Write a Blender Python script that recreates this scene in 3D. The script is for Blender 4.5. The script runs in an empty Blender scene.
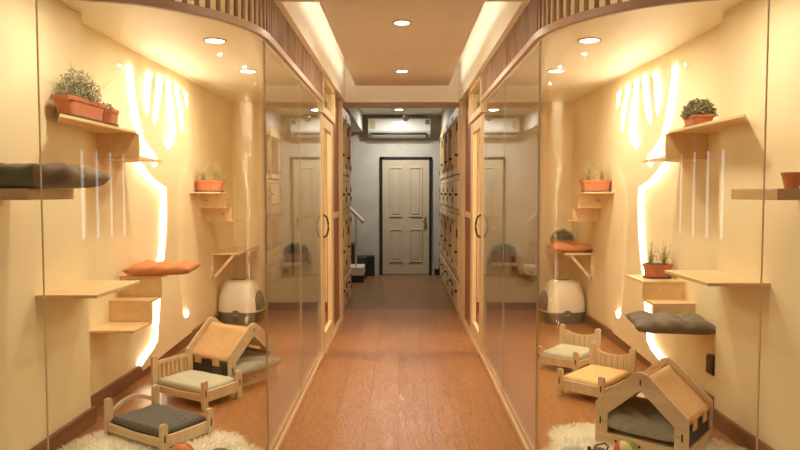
import bpy, bmesh, math, random
from mathutils import Vector, Matrix
PI = math.pi
R = math.radians
sc = bpy.context.scene
COL = sc.collection
EYE = 1.43
F = 667.0

# ------------------------------------------------------------------ camera
cam_d = bpy.data.cameras.new('camera'); cam = bpy.data.objects.new('camera', cam_d); COL.objects.link(cam)
cam_d.sensor_width = 36; cam_d.lens = 36 * F / 800; cam_d.clip_start = .05
cam.location = (0, 0, EYE)
cam.rotation_euler = (R(90) - math.atan(33 / F), 0, math.atan(2 / F))
sc.camera = cam
bpy.context.view_layer.update()
CM = cam.matrix_world.copy()

def ray(px, py):
    d = CM.to_3x3() @ Vector(((px - 400) / F, (225 - py) / F, -1)); return d
def on_x(px, py, x):
    d = ray(px, py); t = x / d.x
    return Vector((x, t * d.y, EYE + t * d.z))

# ------------------------------------------------------------------ materials
def newmat(name):
    m = bpy.data.materials.new(name); m.use_nodes = True
    nt = m.node_tree; b = nt.nodes['Principled BSDF']
    return m, nt, b
def plain(name, col, rough=.6, var=.06, scale=12, bump=.0, metal=0, coord='Object', stretch=(1, 1, 1), sheen=0):
    """a colour broken up by noise"""
    m, nt, b = newmat(name); N = nt.nodes; L = nt.links
    tc = N.new('ShaderNodeTexCoord'); mp = N.new('ShaderNodeMapping'); mp.inputs['Scale'].default_value = stretch
    L.new(tc.outputs[coord], mp.inputs['Vector'])
    no = N.new('ShaderNodeTexNoise'); no.inputs['Scale'].default_value = scale; no.inputs['Detail'].default_value = 4
    L.new(mp.outputs[0], no.inputs['Vector'])
    cr = N.new('ShaderNodeValToRGB')
    cr.color_ramp.elements[0].position = .3; cr.color_ramp.elements[1].position = .7
    cr.color_ramp.elements[0].color = (*[max(0, c * (1 - var)) for c in col], 1)
    cr.color_ramp.elements[1].color = (*[min(1, c * (1 + var)) for c in col], 1)
    L.new(no.outputs['Fac'], cr.inputs[0]); L.new(cr.outputs[0], b.inputs['Base Color'])
    b.inputs['Roughness'].default_value = rough; b.inputs['Metallic'].default_value = metal
    if sheen: b.inputs['Sheen Weight'].default_value = sheen
    if bump:
        bp = N.new('ShaderNodeBump'); bp.inputs['Strength'].default_value = bump; bp.inputs['Distance'].default_value = .01
        L.new(no.outputs['Fac'], bp.inputs['Height']); L.new(bp.outputs[0], b.inputs['Normal'])
    return m
def wood(name, col, col2, rough=.5, axis='Z', scale=6, coord='Object'):
    st = {'X': (.12, 1, 1), 'Y': (1, .12, 1), 'Z': (1, 1, .12)}[axis]
    m, nt, b = newmat(name); N = nt.nodes; L = nt.links
    tc = N.new('ShaderNodeTexCoord'); mp = N.new('ShaderNodeMapping'); mp.inputs['Scale'].default_value = [s * scale for s in st]
    L.new(tc.outputs[coord], mp.inputs['Vector'])
    n1 = N.new('ShaderNodeTexNoise'); n1.inputs['Scale'].default_value = 1.5; n1.inputs['Detail'].default_value = 6; n1.inputs['Distortion'].default_value = 1.2
    L.new(mp.outputs[0], n1.inputs['Vector'])
    n2 = N.new('ShaderNodeTexNoise'); n2.inputs['Scale'].default_value = 9; n2.inputs['Detail'].default_value = 3
    L.new(mp.outputs[0], n2.inputs['Vector'])
    ad = N.new('ShaderNodeMath'); ad.operation = 'MULTIPLY_ADD'; ad.inputs[1].default_value = .4
    L.new(n2.outputs['Fac'], ad.inputs[0]); L.new(n1.outputs['Fac'], ad.inputs[2])
    cr = N.new('ShaderNodeValToRGB')
    cr.color_ramp.elements[0].position = .5; cr.color_ramp.elements[1].position = .9
    cr.color_ramp.elements[0].color = (*col, 1); cr.color_ramp.elements[1].color = (*col2, 1)
    L.new(ad.outputs[0], cr.inputs[0]); L.new(cr.outputs[0], b.inputs['Base Color'])
    b.inputs['Roughness'].default_value = rough
    return m
def emis(name, col, s):
    m = bpy.data.materials.new(name); m.use_nodes = True; nt = m.node_tree; nt.nodes.clear()
    o = nt.nodes.new('ShaderNodeOutputMaterial'); e = nt.nodes.new('ShaderNodeEmission')
    e.inputs[0].default_value = (*col, 1); e.inputs[1].default_value = s
    nt.links.new(e.outputs[0], o.inputs[0]); return m
def glass_mat(name, tint=(.975, .985, .965), ior=1.42):
    m = bpy.data.materials.new(name); m.use_nodes = True; nt = m.node_tree; nt.nodes.clear(); N = nt.nodes; L = nt.links
    o = N.new('ShaderNodeOutputMaterial'); mx = N.new('ShaderNodeMixShader')
    tr = N.new('ShaderNodeBsdfTransparent'); tr.inputs[0].default_value = (*tint, 1)
    gl = N.new('ShaderNodeBsdfGlossy'); gl.inputs['Roughness'].default_value = 0
    fr = N.new('ShaderNodeFresnel'); ge = N.new('ShaderNodeNewGeometry')
    mm = N.new('ShaderNodeMix'); mm.data_type = 'FLOAT'
    L.new(ge.outputs['Backfacing'], mm.inputs[0]); mm.inputs[2].default_value = ior; mm.inputs[3].default_value = 1 / ior
    L.new(mm.outputs[0], fr.inputs['IOR'])
    L.new(fr.outputs[0], mx.inputs[0]); L.new(tr.outputs[0], mx.inputs[1]); L.new(gl.outputs[0], mx.inputs[2])
    L.new(mx.outputs[0], o.inputs[0]); return m
def floor_mat():
    m, nt, b = newmat('laminate_floor'); N = nt.nodes; L = nt.links
    tc = N.new('ShaderNodeTexCoord'); mp = N.new('ShaderNodeMapping'); mp.inputs['Rotation'].default_value = (0, 0, R(90))
    mp.inputs['Location'].default_value = (.35, .22, 0)
    L.new(tc.outputs['Object'], mp.inputs['Vector'])
    br = N.new('ShaderNodeTexBrick'); br.inputs['Scale'].default_value = 1; br.inputs['Brick Width'].default_value = 1.25; br.inputs['Row Height'].default_value = .2
    br.inputs['Mortar Size'].default_value = .0018; br.inputs['Mortar Smooth'].default_value = .3; br.offset = .37
    br.inputs['Color1'].default_value = (.40, .172, .060, 1); br.inputs['Color2'].default_value = (.46, .205, .074, 1)
    br.inputs['Mortar'].default_value = (.23, .085, .028, 1)
    L.new(mp.outputs[0], br.inputs['Vector'])
    m2 = N.new('ShaderNodeMapping'); m2.inputs['Scale'].default_value = (9, 1.4, 9); L.new(tc.outputs['Object'], m2.inputs['Vector'])
    n1 = N.new('ShaderNodeTexNoise'); n1.inputs['Scale'].default_value = 1.6; n1.inputs['Detail'].default_value = 6; n1.inputs['Distortion'].default_value = 2.2
    L.new(m2.outputs[0], n1.inputs['Vector'])
    wv = N.new('ShaderNodeMath'); wv.operation = 'SINE'
    ml = N.new('ShaderNodeMath'); ml.operation = 'MULTIPLY'; ml.inputs[1].default_value = 42
    L.new(n1.outputs['Fac'], ml.inputs[0]); L.new(ml.outputs[0], wv.inputs[0])
    mr = N.new('ShaderNodeMapRange'); mr.inputs[1].default_value = -1; mr.inputs[2].default_value = 1; mr.inputs[3].default_value = .80; mr.inputs[4].default_value = 1.12
    L.new(wv.outputs[0], mr.inputs[0])
    mx = N.new('ShaderNodeMix'); mx.data_type = 'RGBA'; mx.blend_type = 'MULTIPLY'; mx.inputs[0].default_value = 1
    L.new(br.outputs['Color'], mx.inputs[6]); L.new(mr.outputs[0], mx.inputs[7])
    L.new(mx.outputs[2], b.inputs['Base Color'])
    b.inputs['Roughness'].default_value = .28
    b.inputs['Specular IOR Level'].default_value = .5
    bp = N.new('ShaderNodeBump'); bp.inputs['Strength'].default_value = .15; bp.inputs['Distance'].default_value = .003
    L.new(wv.outputs[0], bp.inputs['Height']); L.new(bp.outputs[0], b.inputs['Normal'])
    return m
def check_mat(name, c1, c2, scale):
    m, nt, b = newmat(name); N = nt.nodes; L = nt.links
    tc = N.new('ShaderNodeTexCoord'); ck = N.new('ShaderNodeTexChecker'); ck.inputs['Scale'].default_value = scale
    ck.inputs[1].default_value = (*c1, 1); ck.inputs[2].default_value = (*c2, 1)
    L.new(tc.outputs['Object'], ck.inputs['Vector']); L.new(ck.outputs[0], b.inputs['Base Color']); b.inputs['Roughness'].default_value = .85
    return m

M = {}
M['wall'] = plain('cream_paint', (.88, .76, .50), .75, .03, 3)
M['roomceil'] = plain('cream_ceiling_paint', (.92, .88, .76), .5, .02, 3)
M['cream'] = plain('pale_cream_paint', (.92, .89, .80), .6, .02, 3)
M['tanpanel'] = plain('tan_ceiling_paint', (.88, .83, .76), .6, .02, 3)
M['tree'] = plain('tree_panel_paint', (.88, .76, .50), .6, .03, 3)
M['grey'] = plain('grey_cement_render', (.52, .51, .45), .85, .08, 5, .1)
M['greywhite'] = plain('off_white_paint', (.66, .64, .56), .7, .03, 4)
M['floor'] = floor_mat()
M['farfloor'] = wood('dark_brown_floor', (.21, .105, .042), (.28, .145, .06), .3, 'Y', 6)  # darker brown than the near floor
M['skirt'] = wood('brown_skirting_wood', (.20, .095, .04), (.30, .15, .07), .5, 'Y')
M['birch'] = wood('birch_ply', (.68, .50, .30), (.80, .64, .43), .5, 'X', 8)
M['birchz'] = wood('birch_ply_upright', (.66, .48, .28), (.80, .64, .43), .5, 'Z', 8)
M['pine'] = wood('pine_wood', (.66, .49, .26), (.78, .62, .37), .45, 'Z', 5)
M['paleshelf'] = wood('pale_shelf_board', (.72, .50, .25), (.82, .60, .33), .5, 'Y', 6)
M['red'] = wood('reddish_board', (.25, .095, .04), (.38, .16, .07), .5, 'Z', 6)
M['carcass'] = wood('mid_brown_cabinet_wood', (.36, .19, .09), (.50, .29, .15), .5, 'Z', 6)
M['slat'] = wood('brown_slat_wood', (.27, .15, .085), (.56, .38, .24), .5, 'Z', 11)
M['rail'] = wood('rose_brown_rail_wood', (.60, .45, .33), (.70, .54, .41), .4, 'X', 4)
M['sill'] = wood('honey_sill_wood', (.58, .36, .17), (.74, .50, .27), .4, 'Y', 5)
M['glass'] = glass_mat('clear_glass')
M['joint'] = plain('silicone_joint', (.80, .66, .42), .3, .05)
M['dark'] = plain('dark_gap', (.03, .022, .016), .7, .1)
M['black'] = plain('black_plastic', (.015, .015, .015), .35, .1)
M['blackpaint'] = plain('black_gloss_paint', (.012, .012, .012), .4, .1)
M['steel'] = plain('dark_metal', (.12, .10, .08), .35, .1, metal=1)
M['terra'] = plain('terracotta', (.56, .19, .085), .7, .10, 30)
M['terra2'] = plain('brown_clay', (.33, .14, .08), .7, .1, 30)
M['saucer'] = plain('dark_olive_saucer', (.11, .10, .05), .6, .1)
M['soil'] = plain('potting_soil', (.05, .032, .02), .95, .4, 60)
M['drygrass'] = plain('grey_green_leaves', (.30, .29, .17), .8, .25, 40)
M['darkleaf'] = plain('dark_green_leaves', (.12, .13, .07), .8, .25, 40)
M['paleleaf'] = plain('pale_wispy_leaves', (.42, .38, .18), .8, .2, 40)
M['redflower'] = plain('red_petals', (.45, .04, .02), .7, .2, 40)
M['orange'] = plain('orange_cotton', (.62, .235, .09), .9, .1, 25, .1)
M['tent'] = plain('orange_tan_felt', (.72, .46, .22), .9, .05, 25, .1)
M['greyfab'] = plain('grey_green_cotton', (.40, .385, .32), .9, .12, 30, .15)
M['darkfab'] = plain('dark_grey_cotton', (.21, .175, .13), .9, .15, 20, .15)
M['brownfab'] = plain('brown_grey_plush', (.25, .185, .12), .9, .3, 9, .2)
M['greenfab'] = plain('olive_green_plush', (.11, .12, .065), .9, .3, 12, .2)
M['sagefab'] = plain('pale_sage_cotton', (.60, .58, .44), .9, .04, 30)
M['yellowfab'] = plain('pale_yellow_cotton', (.84, .58, .27), .9, .04, 30)
M['check'] = check_mat('dark_checked_cotton', (.018, .02, .02), (.24, .24, .22), 125)
M['fur'] = plain('cream_sheepskin', (1.0, .96, .85), .95, .0, 30)
M['lwhite'] = plain('cream_white_plastic', (.82, .76, .62), .3, .02)
M['lgrey'] = plain('grey_plastic', (.16, .145, .115), .4, .05)
M['white'] = plain('white_plastic', (.62, .62, .58), .35, .02)
M['doorpaint'] = plain('cream_door_paint', (.54, .48, .36), .5, .03, 3)
M['handrail'] = plain('white_rail_paint', (.70, .69, .62), .5, .03)
M['brass'] = plain('old_brass', (.30, .20, .08), .35, .1, metal=1)
M['sticker'] = plain('tan_sticker', (.45, .36, .2), .6, .15, 60)
M['greytoy'] = plain('taupe_felt', (.26, .23, .19), .95, .15, 60)
M['paletoy'] = plain('pale_blue_grey_fluff', (.62, .64, .64), .95, .05, 60)
M['ballred'] = plain('ball_red', (.62, .09, .035), .5, .05)
M['ballyel'] = plain('ball_cream_yellow', (.80, .60, .28), .5, .05)
M['ballorange'] = plain('ball_orange', (.80, .25, .06), .5, .05)
M['ballgreen'] = plain('ball_green', (.30, .38, .08), .5, .05)
M['led'] = emis('warm_led', (1, .88, .66), 44)
M['coveled'] = emis('cove_led', (1, .90, .76), 11)
M['lens'] = emis('downlight_lens', (1, .93, .80), 14)
M['daylight'] = emis('daylight_sky', (.82, .9, 1), 3)

# ------------------------------------------------------------------ mesh helpers
class MB:
    def __init__(s): s.v = []; s.f = []; s.mi = []
    def add(s, vs, fs, mi=0):
        n = len(s.v); s.v += [tuple(v) for v in vs]
        for f in fs: s.f.append([i + n for i in f]); s.mi.append(mi)
        return s
    def box(s, x0, x1, y0, y1, z0, z1, mi=0, mat=None):
        x0, x1 = sorted((x0, x1)); y0, y1 = sorted((y0, y1)); z0, z1 = sorted((z0, z1))
        vs = [Vector(p) for p in ((x0,y0,z0),(x1,y0,z0),(x1,y1,z0),(x0,y1,z0),(x0,y0,z1),(x1,y0,z1),(x1,y1,z1),(x0,y1,z1))]
        if mat is not None: vs = [mat @ v for v in vs]
        return s.add(vs, [(0,3,2,1),(4,5,6,7),(0,1,5,4),(1,2,6,5),(2,3,7,6),(3,0,4,7)], mi)
    def prism(s, pts, fn0, fn1, mi=0):
        """polygon pts, mapped by fn0 and fn1 to the two faces"""
        n = len(pts); a = [fn0(p) for p in pts]; b = [fn1(p) for p in pts]
        fs = [list(range(n))[::-1], list(range(n, 2 * n))] + [(i, (i+1) % n, n + (i+1) % n, n + i) for i in range(n)]
        return s.add(a + b, fs, mi)
    def ring(s, outer, inner, fn0, fn1, closed=True, mi=0):
        n = len(outer); a = [fn0(p) for p in outer]; b = [fn0(p) for p in inner]; c = [fn1(p) for p in outer]; d = [fn1(p) for p in inner]
        fs = []
        for i in range(n if closed else n - 1):
            j = (i + 1) % n
            fs += [(i, j, n+j, n+i), (2*n+i, 3*n+i, 3*n+j, 2*n+j), (i, 2*n+i, 2*n+j, j), (n+i, n+j, 3*n+j, 3*n+i)]
        if not closed:
            fs += [(0, n, 3*n, 2*n), (n-1, 3*n-1, 4*n-1, 2*n-1)]
        return s.add(a + b + c + d, fs, mi)
    def tube(s, path, r, seg=8, mi=0, taper=None, caps=True):
        path = [Vector(p) for p in path]; n = len(path); vs = []; fs = []
        up = Vector((0, 0, 1))
        for i, p in enumerate(path):
            t = (path[min(i+1, n-1)] - path[max(i-1, 0)]).normalized()
            u = t.cross(up)
            if u.length < .05: u = t.cross(Vector((1, 0, 0)))
            u.normalize(); w = t.cross(u).normalized()
            rr = r if taper is None else r * (1 + (taper - 1) * i / (n - 1))
            for k in range(seg):
                a = 2 * PI * k / seg; vs.append(p + (u * math.cos(a) + w * math.sin(a)) * rr)
        for i in range(n - 1):
            for k in range(seg):
                fs.append((i*seg+k, i*seg+(k+1) % seg, (i+1)*seg+(k+1) % seg, (i+1)*seg+k))
        if caps: fs += [tuple(range(seg))[::-1], tuple((n-1)*seg+k for k in range(seg))]
        return s.add(vs, fs, mi)
    def lathe(s, prof, c=(0, 0, 0), seg=24, mi=0, sx=1, sy=1):
        vs = []; fs = []
        for r, z in prof:
            for k in range(seg):
                a = 2 * PI * k / seg; vs.append((c[0] + r * math.cos(a) * sx, c[1] + r * math.sin(a) * sy, c[2] + z))
        for i in range(len(prof) - 1):
            for k in range(seg):
                fs.append((i*seg+k, i*seg+(k+1) % seg, (i+1)*seg+(k+1) % seg, (i+1)*seg+k))
        fs += [tuple(range(seg))[::-1], tuple((len(prof)-1)*seg+k for k in range(seg))]
        return s.add(vs, fs, mi)
    def loft(s, secs, mi=0):
        n = len(secs[0]); vs = [p for q in secs for p in q]; fs = []
        for i in range(len(secs) - 1):
            for k in range(n): fs.append((i*n+k, i*n+(k+1) % n, (i+1)*n+(k+1) % n, (i+1)*n+k))
        fs += [tuple(range(n))[::-1], tuple((len(secs)-1)*n+k for k in range(n))]
        return s.add(vs, fs, mi)
    def ell(s, c, rx, ry, rz, seg=24, rings=14, mi=0, fn=None):
        vs = []; fs = []
        for i in range(rings + 1):
            th = PI * i / rings
            for k in range(seg):
                a = 2 * PI * k / seg
                vs.append((c[0] + rx*math.sin(th)*math.cos(a), c[1] + ry*math.sin(th)*math.sin(a), c[2] + rz*math.cos(th)))
        n = len(s.v); s.v += vs
        for i in range(rings):
            for k in range(seg):
                s.f.append([n+i*seg+k, n+i*seg+(k+1) % seg, n+(i+1)*seg+(k+1) % seg, n+(i+1)*seg+k])
                s.mi.append(mi if fn is None else fn(i, k))
        return s
    def build(s, name, mats, parent=None, smooth=False, bevel=0, recalc=True, loc=None):
        me = bpy.data.meshes.new(name); me.from_pydata(s.v, [], s.f)
        if not isinstance(mats, (list, tuple)): mats = [mats]
        for m in mats: me.materials.append(m)
        me.polygons.foreach_set('material_index', s.mi)
        if recalc:
            bm = bmesh.new(); bm.from_mesh(me); bmesh.ops.recalc_face_normals(bm, faces=bm.faces); bm.to_mesh(me); bm.free()
        if smooth: me.polygons.foreach_set('use_smooth', [True] * len(me.polygons))
        me.update()
        o = bpy.data.objects.new(name, me); COL.objects.link(o)
        if parent: o.parent = parent
        if loc: o.location = loc
        if bevel:
            b = o.modifiers.new('bevel', 'BEVEL'); b.width = bevel; b.segments = 2; b.limit_method = 'ANGLE'
        if smooth == 'auto':
            for e in (): pass
        return o
def thing(name, label, cat, loc=(0, 0, 0), rz=0, group=None):
    o = bpy.data.objects.new(name, None); COL.objects.link(o); o.empty_display_size = .1
    o.location = loc; o.rotation_euler = (0, 0, rz); o['label'] = label; o['category'] = cat
    if group: o['group'] = group
    return o
def tag(o, label, cat, group=None):
    o['label'] = label; o['category'] = cat
    if group: o['group'] = group
    return o
def struct(o, label=None, cat=None):
    o['kind'] = 'structure'
    if label: o['label'] = label
    if cat: o['category'] = cat
    return o
def sempty(name, label=None, cat=None, loc=(0, 0, 0)):
    o = bpy.data.objects.new(name, None); COL.objects.link(o); o.location = loc
    return struct(o, label, cat)
def sbox(name, mat, *a, **k): return struct(MB().box(*a).build(name, mat, **k))

SIDE = {-1: 'left', 1: 'right'}
ROOM = {-1: 'checked-bed room', 1: 'yellow-bed room'}
YB = 11.5          # far wall
# ------------------------------------------------------------------ shell
struct(MB().box(-2.3, 2.3, -2.7, 8.1, -.08, 0).build('floor', M['floor']))
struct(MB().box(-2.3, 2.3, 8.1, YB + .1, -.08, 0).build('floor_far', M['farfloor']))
for s in (-1, 1):
    n = SIDE[s]
    sbox('wall_' + n, M['wall'], s*2.03, s*2.15, 2.66, 8.1, 0, 2.56)
    sbox('wall_%s_pier' % n, M['wall'], s*1.925, s*2.03, 2.74, 4.06, 0, 2.5)
    sbox('wall_%s_hall' % n, M['cream'], s*2.06, s*2.15, -2.6, 2.66, 0, 2.56)
    sbox('wall_%s_back' % n, M['wall'], s*.74, s*2.15, 8.0, 8.1, 0, 2.56)
    sbox('ceiling_%s' % n, M['roomceil'], s*.76, s*2.15, 2.66, 8.1, 2.5, 2.56)
    b = MB(); b.box(s*2.005, s*2.03, 4.06, 8.0, 0, .1); b.box(s*1.90, s*1.925, 2.76, 4.06, 0, .1); b.box(s*1.90, s*2.005, 4.06, 4.085, 0, .1); b.box(s*.76, s*2.005, 7.975, 8.0, 0, .1)
    struct(b.build('baseboard_' + n, M['skirt']))
    # cove side wall above the corridor
    sbox('ceiling_cove_' + n, M['cream'], s*.64, s*.76, 3.6, 7.57, 2.44, 2.86)
    sbox('wall_%s_far' % n, M['grey'], s*1.9, s*2.0, 8.1, YB, 0, 2.8)
    sbox('ceiling_bulkhead_' + n, M['greywhite'], s*.67, s*1.9, 8.1, YB, 2.455, 2.8)
sbox('ceiling', M['tanpanel'], -.76, .76, -2.6, 3.6, 2.44, 2.9)
sbox('ceiling_tray', M['cream'], -.76, .76, 3.6, 7.6, 2.84, 2.92)
sbox('ceiling_panel', M['tanpanel'], -.51, .51, 3.62, 7.40, 2.597, 2.63)
sbox('ceiling_beam', M['cream'], -.76, .76, 7.57, 8.1, 2.44, 2.9)
sbox('ceiling_far', M['greywhite'], -.67, .67, 8.1, YB, 2.735, 2.85)
sbox('wall_back', M['grey'], -2.0, 2.0, YB, YB + .12, 0, 2.85)
b = MB(); b.box(-.47, -1.9, YB - .02, YB, 0, .1); b.box(.56, .67, YB - .02, YB, 0, .1)
struct(b.build('baseboard_back', M['blackpaint']))
# street side behind the camera: a wall with three tall narrow windows
b = MB(); xs = [-2.15, -1.5, -1.32, -.55, -.37, .37, .55, 1.32, 1.5, 2.15]
for i in range(0, len(xs) - 1, 2): b.box(xs[i], xs[i+1], -2.7, -2.6, .9, 1.9)
b.box(-2.15, 2.15, -2.7, -2.6, 0, .9); b.box(-2.15, 2.15, -2.7, -2.6, 1.9, 2.6)
struct(b.build('wall_front', M['cream']))
for i in range(1, len(xs) - 1, 2):
    wf = sempty('window_%d' % (10 + i))
    MB().box(xs[i], xs[i+1], -2.655, -2.645, .9, 1.9).build('window_pane', M['glass'], wf)

# ------------------------------------------------------------------ glass path (lat, Y) with outward normals
RC = .75; CX, CY = 1.45, 3.43
def path_pts(step=None, y_start=5.72, lat_end=2.03, arcn=24):
    pts = []
    L1 = y_start - CY; L2 = RC * PI / 2; L3 = lat_end - CX
    def at(t):
        if t <= L1: return (CX - RC, y_start - t), (-1, 0)
        t -= L1
        if t <= L2:
            a = PI + (t / RC); return (CX + RC*math.cos(a), CY + RC*math.sin(a)), (math.cos(a), math.sin(a))
        t -= L2
        return (CX + t, CY - RC), (0, -1)
    return at, L1, L2, L3
AT, L1, L2, L3 = path_pts()
def sweep(b, s, t0, t1, o0, o1, z0, z1, n=None, mi=0):
    n = n or max(1, int((t1 - t0) / .04)); secs = []
    for i in range(n + 1):
        (x, y), (nx, ny) = AT(t0 + (t1 - t0) * i / n)
        secs.append([(s*(x+nx*o0), y+ny*o0, z0), (s*(x+nx*o1), y+ny*o1, z0), (s*(x+nx*o1), y+ny*o1, z1), (s*(x+nx*o0), y+ny*o0, z1)])
    return b.loft(secs, mi)
wn = 1
for s in (-1, 1):
    segs = [(0.0, 1.12, 1), (1.12, L1, 1), (L1, L1 + L2, 40), (L1 + L2, L1 + L2 + L3, 1)]
    for k, (a, c, n) in enumerate(segs):
        w = sempty('window_%d' % wn); wn += 1
        g = .001
        o = sweep(MB(), s, a + g, c - g, -.006, .004, .02, 2.44, n).build('window_pane', M['glass'], w, smooth=(k == 2), recalc=True)
        if k == 2:
            # keep pane edges crisp while the curve stays smooth
            for p in o.data.polygons:
                if abs(p.normal.z) > .9 or len(p.vertices) != 4: p.use_smooth = False
            o.data.update()
            em = o.modifiers.new('split', 'EDGE_SPLIT'); em.split_angle = R(40)
        if k in (1, 2, 3):
            sweep(MB(), s, a - .0012, a + .0012, -.006, .004, .02, 2.20, 1).build('window_joint', M['joint'], w)
    b = MB(); sweep(b, s, 0, L1 + L2 + L3, -.03, -.008, 0, .03); sweep(b, s, 0, L1 + L2 + L3, .006, .026, 0, .035)
    sweep(b, s, 0, L1 + L2 + L3, -.008, .006, 0, .018)
    struct(b.build('trim_%d' % (1 if s < 0 else 2), M['sill']))
    # slatted fascia
    fa = thing('slatted_fascia', 'curved fascia of brown wood slats over a rail, above the glass of the ' + ROOM[s], 'fascia')
    b = sweep(MB(), s, 0, L1 + L2 + L3, .006, .034, 2.190, 2.228); b.build('bottom_rail', M['rail'], fa, bevel=.003)
    sl = MB(); t = .03
    rnd = random.Random(4 + s)
    while t < L1 + L2 + L3 - .02:
        sweep(sl, s, t, t + .017, .012, .024, 2.228, 2.44, 1); t += .054
    sl.build('slats', M['slat'], fa)
    # ceiling wedge over the curve and in front of it
    pts = [(.76, 5.0)] 
    poly = [(s*.76, 3.43)]
    for i in range(13):
        (x, y), (nx, ny) = AT(L1 + L2 * i / 12)
        poly.append((s*(x - .02*nx), y - .02*ny))
    arc = poly[1:]
    poly = arc + [(s*2.15, CY - RC + .02), (s*2.15, -2.6), (s*.70, -2.6)]
    struct(MB().prism(poly, lambda p: (p[0], p[1], 2.44), lambda p: (p[0], p[1], 2.56)).build('ceiling_hall_' + SIDE[s], M['tanpanel']))

# ------------------------------------------------------------------ glass doors, posts beside them
for s in (-1, 1):
    Y0, Y1 = 5.74, 6.72
    d = sempty('door_%d' % (1 if s < 0 else 2), 'pine framed glass door of the ' + ROOM[s], 'door')
    x0, x1 = s*.69, s*.73
    b = MB(); b.box(x0, x1, Y0, Y0+.2, .04, 2.10); b.box(x0, x1, Y1-.2, Y1, .04, 2.10); b.box(x0, x1, Y0+.2, Y1-.2, 2.0, 2.10); b.box(x0, x1, Y0+.2, Y1-.2, .04, .16)
    b.build('door_frame', M['pine'], d, bevel=.003)
    MB().box(s*.705, s*.715, Y0+.2, Y1-.2, .16, 2.0).build('door_pane', M['glass'], d)
    h = MB(); yy = Y0 + .1
    h.tube([(s*.69, yy, 1.03), (s*.66, yy, 1.05), (s*.645, yy, 1.11), (s*.645, yy, 1.15), (s*.66, yy, 1.21), (s*.69, yy, 1.23)], .009)
    h.build('door_handle', M['steel'], d, smooth=True)
    MB().lathe([(.02, 0), (.02, .01), (.012, .02)], (0, 0, 0)).build('door_lock', M['steel'], d)
    lk = d.children[-1]; lk.rotation_euler = (0, -s*PI/2, 0); lk.location = (s*.69, yy, 1.30)
    t = sempty('trim_%d' % (3 if s < 0 else 4))
    b = MB(); b.box(s*.67, s*.75, Y0-.02, Y1+.02, 2.11, 2.17); b.box(s*.67, s*.75, Y0-.03, Y0+.05, 2.17, 2.44); b.box(s*.67, s*.75, Y1-.04, Y1+.03, 2.17, 2.44); b.box(s*.67, s*.75, Y0, Y1, 2.40, 2.44)
    b.build('transom_frame', M['pine'], t)
    MB().box(s*.705, s*.712, Y0+.05, Y1-.04, 2.17, 2.40).build('transom_pane', M['glass'], t)
    b = MB(); b.box(s*.66, s*.76, Y0-.02, 7.40, 0, .035); b.build('threshold', M['sill'], t)
    t2 = sempty('wall_%s_post' % SIDE[s])
    MB().box(s*.70, s*.76, Y1+.02, 7.38, .035, 2.44).build('board', M['red'], t2)
    MB().box(s*.66, s*.76, 7.38, 7.47, .0, 2.44).build('post', M['pine'], t2)
    MB().box(s*.69, s*.70, Y1+.02, 7.38, 1.16, 1.22).build('cross_rail', M['pine'], t2)
    # partition wall above/behind so the far room is closed off
    sbox('wall_%s_return' % SIDE[s], M['wall'], s*.76, s*.80, 7.40, 8.42, 0, 2.5)

# ------------------------------------------------------------------ downlights
def downlight(x, y, z, label, group, power, r=.062, col=(1, .86, .66), lens=None, spread=180):
    t = thing('downlight', label, 'ceiling light', (x, y, z), 0, group)
    MB().ring([(r*1.25*math.cos(a), r*1.25*math.sin(a)) for a in [2*PI*k/32 for k in range(32)]], [(r*math.cos(a), r*math.sin(a)) for a in [2*PI*k/32 for k in range(32)]],
              lambda p: (p[0], p[1], 0), lambda p: (p[0], p[1], -.008)).build('trim_ring', M['white'], t)
    MB().lathe([(r, 0), (r, -.004)], seg=32).build('lens', lens or M['lens'], t)
    ld = bpy.data.lights.new('downlight_lamp', 'AREA'); ld.shape = 'DISK'; ld.size = r*1.8; ld.energy = power; ld.color = col; ld.spread = R(spread)
    lo = bpy.data.objects.new('lamp', ld); COL.objects.link(lo); lo.parent = t; lo.location = (0, 0, -.012)
    return t
for s in (-1, 1):
    downlight(s*1.32, 4.76, 2.5, 'round downlight in the ceiling above the beds, nearer the curved glass, ' + ROOM[s], 'round ceiling downlights', 12, .066)
    downlight(s*1.40, 3.42, 2.5, 'round downlight hidden just behind the curved glass corner, ' + ROOM[s], 'round ceiling downlights', 9, .066)
    downlight(s*1.36, 5.95, 2.5, 'round downlight in the ceiling toward the litter box, ' + ROOM[s], 'round ceiling downlights', 14, .066)
downlight(0, 4.65, 2.597, 'round downlight in the tan ceiling panel, nearer the entrance', 'round ceiling downlights', 9, .052, (1, .86, .66))
downlight(0, 6.5, 2.597, 'round downlight in the tan ceiling panel, nearer the cream beam', 'round ceiling downlights', 10, .052, (1, .86, .66))
downlight(-.05, 10.62, 2.735, 'small round downlight in front of the air conditioner', 'round ceiling downlights', 26, .065, (1, .95, .86), None, 175)
for (x, y, w) in ((0, 2.8, 'between the two glass corners'), (0, .2, 'added out of view for hall light')):  # second lamp is added to light the hall, no fitting known there
    downlight(x, y, 2.44, 'round downlight in the entrance hall ceiling, ' + w, 'round ceiling downlights', 3, .052, (1, .86, .66))
# cove strips lying on top of the hung panel
for s in (-1, 1):
    b = MB().box(s*.47, s*.485, 3.75, 7.25, 2.632, 2.642); tag(b.build('led_strip', M['coveled']), 'warm light strip on top of the hung ceiling panel, side of the ' + ROOM[s], 'light strip')

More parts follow.
